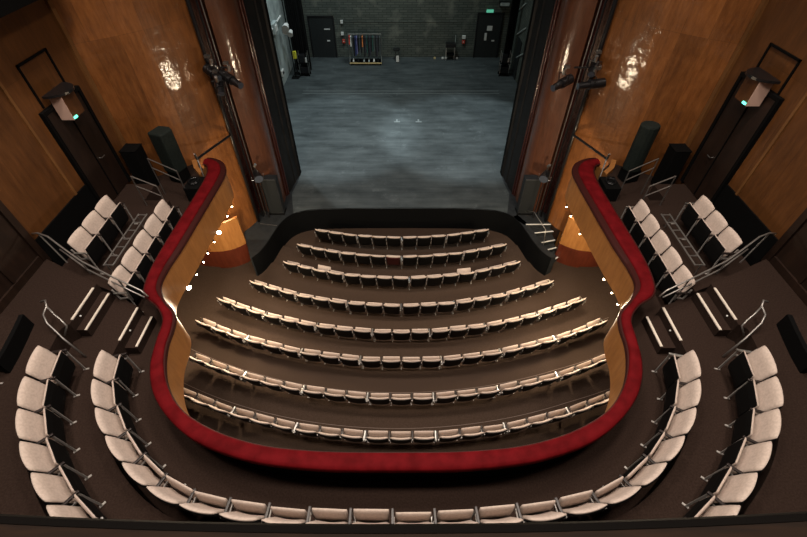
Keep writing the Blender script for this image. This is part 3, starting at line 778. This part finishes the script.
# left stage wall equipment
t = tag(empty('wall_junction_box', (-6.6, 23.9, 3.7)), 'pale junction box cluster high on the grey left stage wall', 'box')
MB().box(0, .2, -.35, .35, 0, .5).build('box_body', M['grey'], t, bevel=.02); MB().box(.2, .24, -.25, .1, .1, .4).build('box_cover', M['white'], t, bevel=.01)
MB().tube([(.1, -.2, 0), (.1, -.2, -1.6)], .03, 6).build('conduit_drop', M['steel'], t)
tag(MB().tube([(-6.53, 23.0, 4.0), (-6.53, 25.6, 4.0)], .05, 8).build('wall_pipe', M['white']), 'pale horizontal pipe on the grey left stage wall', 'pipe')
t = tag(empty('yellow_lamp', (-6.1, 25.5, 1.0)), 'black stand with a bright yellow hood by the left stage drape', 'lamp stand')
MB().tube([(0, 0, 0), (0, 0, 1.2)], .03, 8).build('post', M['black_gloss'], t); MB().box(-.1, .1, -.1, .1, .85, 1.25).build('hood', M['yellow'], t, bevel=.03); MB().box(-.2, .2, -.2, .2, 0, .03).build('foot', M['black'], t)
t = tag(empty('wall_socket_panel', (-6.6, 24.0, 1.5)), 'white socket panel low on the grey left stage wall', 'panel')
MB().box(0, .08, -.2, .2, 0, .3).build('panel_body', M['white'], t, bevel=.01); MB().box(.08, .1, -.1, .1, .08, .2).build('socket', M['black'], t)
for i, (y, z) in enumerate(((24.2, 2.4), (25.1, 3.3), (26.0, 4.2))):
    tag(MB().tube([(6.55, y - .8, z + .5), (6.55, y + .8, z - .3)], .035, 8).build('stair_stringer', M['grey']), f'grey slanting bar on the right stage wall, {["lowest", "middle", "highest"][i]} of three', 'bar', 'bars on the right stage wall')
tag(MB().box(6.54, 6.599, 24.6, 25.5, 1.0, 3.0).build('side_door', M['door_black']), 'black door in the right stage wall', 'door')

# lamp heads on a boom in the left wing, black carts by the drapes
t = tag(empty('lamp_boom', (-6.12, 24.95, 1.0)), 'black lighting boom with pale lamp heads beside the left stage drape', 'lamp stand')
MB().tube([(0, 0, 0), (0, 0, 4.2)], .03, 8).build('pole', M['black'], t); MB().box(-.22, .22, -.22, .22, 0, .03).build('foot', M['black'], t)
for (x, y, z, r) in ((.02, -.25, 2.75, .2), (-.1, .1, 2.5, .17), (.12, .1, 2.35, .15)):
    MB().tube([(x, y - .2, z - .05), (x, y - .05, z), (x, y + .18, z + .03)], r, 12, r2=r * .6).build('lamp_head', M['white'], t)
for side, x, y in ((-1, -5.6, 25.3), (1, 6.0, 25.3)):
    sn = 'left' if side < 0 else 'right'
    t = tag(empty('equipment_cart', (x, y, 1.0)), f'dark wheeled equipment cart in front of the {sn} stage drape', 'cart')
    MB().box(-.28, .28, -.2, .2, .12, .16).build('shelf', M['black'], t); MB().box(-.28, .28, -.2, .2, .7, .74).build('shelf', M['black'], t)
    MB().box(-.2, .1, -.15, .15, .74, 1.15).build('case', M['black_gloss'], t, bevel=.02); MB().box(-.25, .25, -.16, .16, .16, .5).build('case', M['black_gloss'], t, bevel=.02)
    MB().box(.12, .2, -.1, .0, .74, .98).build('pale_container', M['white'], t, bevel=.01)
    for sx in (-1, 1):
        for sy in (-1, 1):
            MB().tube([(sx * .26, sy * .18, .1), (sx * .26, sy * .18, 1.3)], .015, 6).build('upright', M['steel'], t)
            MB().tube([(sx * .26 - .02, sy * .18, .05), (sx * .26 + .02, sy * .18, .05)], .05, 10).build('wheel', M['black'], t)

# column loudspeakers and stage lamps on the apron, both sides
for side in (-1, 1):
    sn = 'left' if side < 0 else 'right'
    t = tag(empty('column_speaker', (side * 4.62, 12.55, 1.0)), f'tall dark grey column loudspeaker on the {sn} side of the apron', 'speaker')
    MB().box(-.28, .28, -.16, .16, .03, 1.55).build('speaker_cabinet', M['apron'], t, bevel=.02)
    MB().box(-.25, .25, -.172, -.158, .1, 1.5).build('speaker_grille', plain('dark_grille', (.013, .015, .016), .8, spec=.15), t)
    MB().box(-.3, .3, -.2, .2, 0, .03).build('foot', M['black'], t)
    t = tag(empty('stage_floodlight', (side * 4.86, 12.2, 1.0), -side * .5), f'dark floodlight on a short stand behind the {sn} column loudspeaker', 'floodlight')
    MB().tube([(0, .0, 0), (0, 0, 1.75)], .025, 8).build('stand', M['black_gloss'], t)
    MB().tube([(0, -.25, 1.85), (0, -.02, 1.9), (0, .15, 1.92)], .17, 12, r2=.09).build('lamp_body', M['black_gloss'], t, smooth=False)
    MB().tube([(0, -.262, 1.848), (0, -.25, 1.85)], .15, 12).build('lens', M['lens'], t)
    MB().tube([(-.2, -.1, 1.9), (-.2, 0, 1.7), (.2, 0, 1.7), (.2, -.1, 1.9)], .015, 6).build('yoke', M['steel'], t)
    MB().tube([(.0, .0, 2.2), (.05, -.05, 2.3)], .045, 8).build('clamp', M['steel'], t)
    MB().tube([(.0, .0, 1.7), (.0, .0, 2.25)], .02, 8).build('spigot', M['black_gloss'], t)

    # vertical pipes in the slot
    p1 = MB().tube([(side * 5.20, 11.98, 1.0), (side * 5.20, 11.98, 12.9)], .055, 10).build('scaffold_pipe', M['black_gloss'], smooth=True)
    tag(p1, f'thick black vertical pipe on the {sn} front wall edge', 'pipe')
    p2 = MB().tube([(side * 5.10, 12.26, 1.0), (side * 5.10, 12.26, 12.9)], .03, 8).build('lighting_pipe', M['black_gloss'], smooth=True)
    tag(p2, f'thin black vertical pipe carrying the spotlights at {sn}', 'pipe')
    p3 = MB().tube([(side * 5.03, 12.34, 1.0), (side * 5.03, 12.34, 12.9)], .018, 6).build('cable_conduit', M['rail_steel'], smooth=True)
    tag(p3, f'slim steel conduit beside the thin pipe at {sn}', 'pipe')
    # pipe arm over the rail end
    t = tag(empty('overhead_pipe', (side * 5.20, 11.98, 4.5)), f'dark horizontal pipe arm reaching over the {sn} end of the red rail', 'pipe')
    MB().tube([(0, -.07, 0), (side * .18, -1.0, .14), (side * .34, -1.8, .25)], .035, 8).build('arm', M['black_gloss'], t)
    MB().tube([(side * .34, -1.84, .42), (side * .34, -1.8, .2)], .03, 8).build('end_clamp', M['steel'], t)
    MB().tube([(side * .34, -1.8, .25), (side * .14, -2.2, -.28)], .02, 6).build('drop_rod', M['rail_steel'], t)

# spotlights
def spotlight(loc, aim, size, lab):
    loc = Vector(loc); aim = Vector(aim)
    t = tag(empty('spotlight', loc), lab, 'spotlight', 'spotlights clamped to the side pipes')
    d = (aim - loc).normalized(); sd = d.cross(Vector((0, 0, 1))).normalized(); up = sd.cross(d)
    L_ = size
    b = MB(); b.tube([-d * L_ * .45, -d * L_ * .35, d * L_ * .12], .13, 12); b.tube([d * L_ * .1, d * L_ * .55], .095, 12)
    smooth_by_angle(b.build('lamp_body', M['black_gloss'], t), 40)
    MB().tube([d * L_ * .551, d * L_ * .565], .085, 12).build('lens', M['lens'], t)
    MB().tube([sd * .15, sd * .16 + up * .25, -sd * .16 + up * .25, -sd * .15], .014, 6).build('yoke', M['black_gloss'], t)
    MB().tube([up * .24, up * .40], .045, 8).build('clamp', M['steel'], t)['label'] = 'bright steel pipe clamp'
    MB().box(-.06, .06, -.06, .06, .40, .46, Matrix.Translation((0, 0, 0))).build('clamp_block', M['steel'], t)
    return t
spotlight((-4.62, 11.75, 6.27), (-3.8, 11.22, 6.03), .72, 'long black profile spotlight on the left pipes, aimed to the stage')
spotlight((-5.05, 11.72, 6.45), (-4.3, 11.2, 6.1), .48, 'short black spotlight nearest the pipe in the left cluster')
spotlight((-4.92, 11.62, 6.1), (-4.7, 10.9, 5.7), .4, 'short black spotlight hanging lowest in the left cluster')
spotlight((4.42, 11.55, 6.25), (3.8, 11.15, 6.12), .66, 'black profile spotlight on the right pipes, tilted further out to the stage')
spotlight((5.12, 11.58, 6.2), (4.3, 11.5, 6.12), .72, 'black profile spotlight on the right pipes, nearer the audience')
spotlight((5.1, 11.75, 6.55), (4.7, 11.0, 6.2), .4, 'short black spotlight at the top of the right pipe cluster')
for side in (-1, 1):
    sn = 'left' if side < 0 else 'right'
    t = tag(empty('pipe_bracket', (side * 5.02, 11.96, 6.5)), f'steel cross bracket holding the {sn} spotlights on the pipes', 'bracket')
    MB().tube([(-.35, 0, 0), (.35, 0, 0)], .028, 8).build('cross_bar', M['black_gloss'], t)
    for x, z in ((.06, .04), (.19, -.12)) if side < 0 else ((.12, .2), (.3, .04)): MB().sphere((x, -.09, z), .065, 10).build('clamp', M['steel'], t, smooth=True)['label'] = 'shiny steel clamp'

# under-balcony bulbs along the parapet bottom
for side in (-1, 1):
    sn = 'left' if side < 0 else 'right'
    ys = [(9.05, 0), (8.65, 0), (8.0, 1), (7.65, 0), (7.25, 0), (6.95, 0), (6.55, 0), (6.15, 1)] if side < 0 else [(9.05, 0), (8.65, 0), (7.95, 0), (6.4, 0), (6.0, 0), (5.68, 0)]
    for i, (y, big) in enumerate(ys):
        # point on the front face
        best = min(Vc, key=lambda q: abs(q[1] - y) + (0 if q[0] > 4.2 else 9))
        x = side * (best[0] + .06); z = 3.99
        bl = tag(empty('edge_lamp', (x, y, z)), f'{"bright" if big else "small"} lit bulb under the {sn} box parapet, {ORD[i + 1]} from the stage', 'lamp', f'bulbs under the side box parapets')
        MB().sphere((0, 0, -.02), .05 if big else .019, 10).build('bulb', M['bulb_big'] if big else M['bulb'], bl, smooth=True)
        MB().tube([(0, 0, 0), (0, 0, .06)], .02, 8).build('holder', M['black'], bl)
for side in (-1, 1):
    L = bpy.data.lights.new('under_box_added_light', 'POINT'); L.energy = 45; L.color = (1, .78, .5); L.shadow_soft_size = .08  # added light without a fixture, brightens the wall behind the partition
    lo = bpy.data.objects.new('under_box_added_light', L); COL.objects.link(lo); lo.location = (side * 5.8, 10.95, 2.5)
    for y, z, e in ((8.0, 2.9, 300), (7.0, 2.55, 280)):  # added lights hanging free of any fixture, placed to throw the wall highlights
        L = bpy.data.lights.new('under_box_added_light', 'POINT'); L.energy = e; L.color = (1, .80, .55); L.shadow_soft_size = .16
        lo = bpy.data.objects.new('under_box_added_light', L); COL.objects.link(lo); lo.location = (side * 4.85, y, z)

# draped towers, cabinets and railings in the boxes
for side in (-1, 1):
    sn = 'left' if side < 0 else 'right'
    t = tag(empty('covered_speaker', (side * 6.1, 9.98, ZA), side * .3), f'tall dark green covered loudspeaker in the {sn} box against the honey wood wall', 'speaker')
    m = MB()
    if side < 0:
        m.prism([(-.24, -.2), (.2, -.23), (.24, .16), (.08, .26), (-.22, .22)], .35, 1.5)
    else:
        m.prism([(.25 * math.cos(a), .22 * math.sin(a) + .02) for a in [2 * PI * k / 14 for k in range(14)]], .35, 1.66)
    m.build('cover', M['green_cloth'], t, bevel=.04)
    MB().box(-.2, .2, -.17, .17, .04, .36).build('speaker_base', M['black'], t)
    for sx in (-1, 1):
        MB().box(sx * .15 - .03, sx * .15 + .03, -.15, .15, 0, .04).build('foot', M['black_gloss'], t)
    t = tag(empty('black_cabinet', (side * 6.82, 9.62, ZA)), f'matt black cabinet between the {sn} box door and the front wall', 'cabinet')
    MB().box(-.2, .2, -.2, .2, .05, 1.2).build('cabinet_body', M['black'], t, bevel=.02)
    MB().box(-.205, .205, -.205, .205, 1.2, 1.22).build('cabinet_top', M['black'], t)
    MB().box(-.18, .18, -.17, .17, 0, .05).build('plinth', M['black'], t)
    t = tag(empty('equipment_case', (side * 5.35, 9.25, ZA)), f'low black equipment case with coiled cable behind the {sn} end of the red rail', 'case')
    MB().box(-.2, .2, -.28, .28, 0, .42).build('case_body', M['black'], t, bevel=.02)
    MB().tube([(.12 * math.cos(a / 6 * PI), .14 * math.sin(a / 6 * PI), .435 + a * .002) for a in range(26)], .012, 5).build('cable_coil', M['black_gloss'], t)
    for q in (-.1, .12): MB().tube([(side * -.2, q, .25), (side * -.235, q, .25)], .03, 8).build('connector', M['steel'], t)
    # guard frames
    for (a, b, z0a, z0b, h, nm) in (((6.30, 9.30), (5.52, 9.0), ZA, ZA, .95, 'nearer the covered loudspeaker'), ((6.20, 8.30), (5.60, 8.14), ZB, ZA, .92, 'at the end of the box front row')):
        a3 = Vector((side * a[0], a[1], z0a)); b3 = Vector((side * b[0], b[1], z0b))
        t = tag(empty('guard_rail', b3), f'thin steel guard rail in the {sn} box, {nm}', 'guard rail', 'small guard rails in the boxes')
        zt = max(z0a, z0b) + (.75 if z0a == z0b else .5)
        at, bt = Vector((a3.x, a3.y, zt + .35)), Vector((b3.x, b3.y, zt + .18))
        am, bm_ = Vector((a3.x, a3.y, zt + .08)), Vector((b3.x, b3.y, zt - .1))
        MB().tube([at - b3, bt - b3], .014, 6).build('top_bar', M['rail_steel'], t); MB().tube([am - b3, bm_ - b3], .014, 6).build('lower_bar', M['rail_steel'], t)
        for p, q in ((a3, at), (b3, bt)): MB().tube([p - b3, q - b3], .014, 6).build('post', M['rail_steel'], t)
    # ladder-like low guard between the two box rows
    t = tag(empty('slatted_guard', (side * 5.90, 6.68, ZB)), f'low ladder-like steel guard between the two seat rows of the {sn} box', 'guard rail')
    for x in (side * .02, -side * .17): MB().tube([(x, -.78, .34), (x, .86, .34)], .016, 6).build('long_bar', M['rail_steel'], t)
    for k in range(7): MB().tube([(side * .02, -.76 + .265 * k, .34), (-side * .17, -.76 + .265 * k, .34)], .014, 6).build('rung', M['rail_steel'], t)
    for y in (-.7, .78): MB().tube([(side * .02, y, 0), (side * .02, y, .34)], .014, 6).build('post', M['rail_steel'], t)
    # long double rail dividing box from steps
    t = tag(empty('divider_rail', (side * 5.7, 5.4, ZC)), f'long arched double steel rail dividing the {sn} box from the steps', 'guard rail')
    def off(p): return (side * (p[0] - 5.7), p[1] - 5.4, p[2] - ZC)
    top = [(7.14, 6.18, 5.55), (6.95, 6.12, 5.62), (6.7, 6.02, 5.62), (6.35, 5.82, 5.47), (6.0, 5.62, 5.36), (5.3, 5.32, 5.22), (4.72, 5.08, 5.12), (4.62, 5.03, 5.0)]
    low = [(6.62, 5.98, 5.32), (6.35, 5.83, 5.22), (6.0, 5.62, 5.12), (5.3, 5.32, 5.0), (4.74, 5.08, 4.92)]
    MB().tube([off(p) for p in top], .018, 8).build('top_bar', M['rail_steel'], t, smooth=True)
    MB().tube([off(p) for p in low], .016, 8).build('lower_bar', M['rail_steel'], t, smooth=True)
    for p, q in (((6.95, 6.12, 5.62), (6.62, 5.92, 5.0)), ((6.0, 5.62, 5.36), (6.0, 5.62, 5.0)), ((5.2, 5.28, 5.2), (5.2, 5.28, 4.6))):
        MB().tube([off(p), off(q)], .015, 6).build('post', M['rail_steel'], t)
    # bent handrail at the end of the second row
    t = tag(empty('bent_handrail', (side * 5.9, 4.25, ZC)), f'bent steel handrail loop at the top of the {sn} balcony steps', 'handrail')
    def off2(p): return (side * (p[0] - 5.9), p[1] - 4.25, p[2] - ZC)
    MB().tube([off2(p) for p in [(5.45, 3.98, 4.62), (5.72, 4.12, 4.98), (5.98, 4.30, 5.18), (6.04, 4.40, 5.28), (6.0, 4.52, 5.36), (6.06, 4.62, 5.40), (6.14, 4.60, 5.38)]], .017, 8).build('rail_tube', M['rail_steel'], t, smooth=True)
    MB().tube([off2(p) for p in [(6.0, 4.52, 5.36), (5.90, 4.44, 5.24), (5.74, 4.34, 5.2), (5.66, 4.28, 5.12), (5.72, 4.18, 4.98)]], .015, 8).build('brace_tube', M['rail_steel'], t, smooth=True)

# upper balcony parapet right under the camera
up = tag(empty('upper_balcony_rail', (0.1, .1, 8.9)), 'dark polished wood rail of the upper balcony along the bottom edge', 'balcony rail')
M['rail_lip'] = plain('black_varnished_lip', (.0022, .0016, .0013), .7, spec=.05)
M['rail_wood'] = noisy('dark_rail_wood', (.008, .0035, .0015), (.017, .0075, .003), 6., .6, stretch=(1, 12, 12), spec=.1)
c = [(x / 10., .131 + .022 * (x / 9.) ** 2) for x in range(-16, 17)]
m = MB().loft([[(x, y - .02, 1.02), (x, y, 1.02), (x, y, 1.09), (x, y - .006, 1.10), (x, y - .02, 1.10)] for x, y in c])
smooth_by_angle(m.build('rail_lip', M['rail_lip'], up), 50)
m = MB().loft([[(x, y - .26, 1.0), (x, y - .02, 1.0), (x, y - .02, 1.098), (x, y - .26, 1.098)] for x, y in c])
smooth_by_angle(m.build('rail_top', M['rail_wood'], up), 50)
m = MB().loft([[(x, y - .2, 0), (x, y - .08, 0), (x, y - .08, 1.0), (x, y - .2, 1.0)] for x, y in c])
m.build('rail_panel', M['wood_dark'], up)

# ------------------------------------------------------------------ lights
def area(name, loc, target, size, power, col, spread=180, shape='DISK'):
    L = bpy.data.lights.new(name, 'AREA'); L.energy = power; L.color = col; L.shape = shape; L.size = size; L.spread = math.radians(spread)
    o = bpy.data.objects.new(name, L); COL.objects.link(o); o.location = loc
    o.rotation_euler = (Vector(target) - Vector(loc)).to_track_quat('-Z', 'Y').to_euler(); return o
WARM = (1, .86, .74)
for x in (-4.5, 0, 4.5):
    area('house_light', (x, 6.5, 15.5), (x * .9, 6.4, 0), 1.4, 250, WARM, 120)
    area('house_light', (x, 2.5, 15.5), (x * .9, 3.0, 0), 1.4, 220, WARM, 120)
COOL = (.84, .97, 1.)
def spot(name, loc, target, power, col, deg, blend=.6, r=.3):
    L = bpy.data.lights.new(name, 'SPOT'); L.energy = power; L.color = col; L.spot_size = math.radians(deg); L.spot_blend = blend; L.shadow_soft_size = r
    o = bpy.data.objects.new(name, L); COL.objects.link(o); o.location = loc
    o.rotation_euler = (Vector(target) - Vector(loc)).to_track_quat('-Z', 'Y').to_euler(); return o
for x in (-3.1, 3.1):
    spot('stage_light', (x, 18.6, 12.), (x, 18.5, 1), 4200, COOL, 2 * math.degrees(math.atan(4.5 / 11)), .35, .25)
spot('stage_light', (0, 22., 12.), (0, 21., 1), 900, COOL, 110, .9)
spot('stage_light', (-6.1, 17.9, 10.5), (0, 13.5, 1), 900, COOL, 70, .8, .12)
area('stage_light', (0, 24., 11.5), (0, 27., 2.5), 2., 170, (.86, 1., .95), 130)
area('stage_light', (-4.5, 22., 11.5), (-6.6, 25., 4), 1., 120, COOL, 100)

w = bpy.data.worlds.new('world'); sc.world = w; w.use_nodes = True
w.node_tree.nodes['Background'].inputs[0].default_value = (1, .85, .7, 1); w.node_tree.nodes['Background'].inputs[1].default_value = .012

# ------------------------------------------------------------------ camera
cd = bpy.data.cameras.new('camera'); cam = bpy.data.objects.new('camera', cd); COL.objects.link(cam)
cd.sensor_width = 36; cd.lens = 420. / 807 * 36; cd.clip_start = .02
cam.location = (.15, 0, 11.05); cam.rotation_euler = (math.radians(90 - 46.4), 0, 0)
sc.camera = cam
sc.view_settings.view_transform = 'Standard'; sc.view_settings.look = 'None'; sc.view_settings.gamma = 1; sc.view_settings.exposure = 0
sc.view_settings.use_curve_mapping = False
# unused prototype seats
for k, p in PROTO.items():
    if k not in _used:
        for ch in list(p.children_recursive): bpy.data.objects.remove(ch)
        bpy.data.objects.remove(p)

# ------------------------------------------------------------------ the right half of the house stands slightly wider than the left
def fx(x): return x if x <= 0 else (x + .07 * x / 4.5 if x < 4.5 else x + .07 + .2 * (min(x, 5.7) - 4.5) + .08 * max(0, x - 5.7))
bpy.context.view_layer.update()
done = set()
for o in list(COL.objects):
    if o.parent or o.type not in ('MESH', 'EMPTY') or o.name.startswith(('floor', 'stage_floor', 'wall_stage', 'upper_balcony')): continue
    if o.name.startswith('theatre_seat') and o.location.z < 3: continue
    tree = [o] + list(o.children_recursive)
    if o.location.y > 15.3: continue
    vertexwise = o.get('kind') == 'structure' or o.name.startswith(('balcony_', 'curved_partition', 'exit_lamp', 'stage_steps'))
    if not vertexwise:
        if o.type == 'MESH' and o.location.length < 1e-6:
            xs = [v.co.x for v in o.data.vertices]; xm = sum(xs) / len(xs); ys = o.data.vertices[0].co.y
            if ys < 15.3 and xm > 0: o.location.x += fx(xm) - xm
        elif o.location.x > 0: o.location.x = fx(o.location.x)
        continue
    for t in tree:
        if t.type != 'MESH' or t.data.name in done: continue
        done.add(t.data.name); mw = t.matrix_world; mi = mw.inverted()
        for v in t.data.vertices:
            p = mw @ v.co
            if p.y > 15.35: continue
            p.x = fx(p.x); v.co = mi @ p
for lo in COL.objects:
    if lo.type == 'LIGHT' and lo.name.startswith('under_box') and lo.location.x > 0: lo.location.x = fx(lo.location.x)
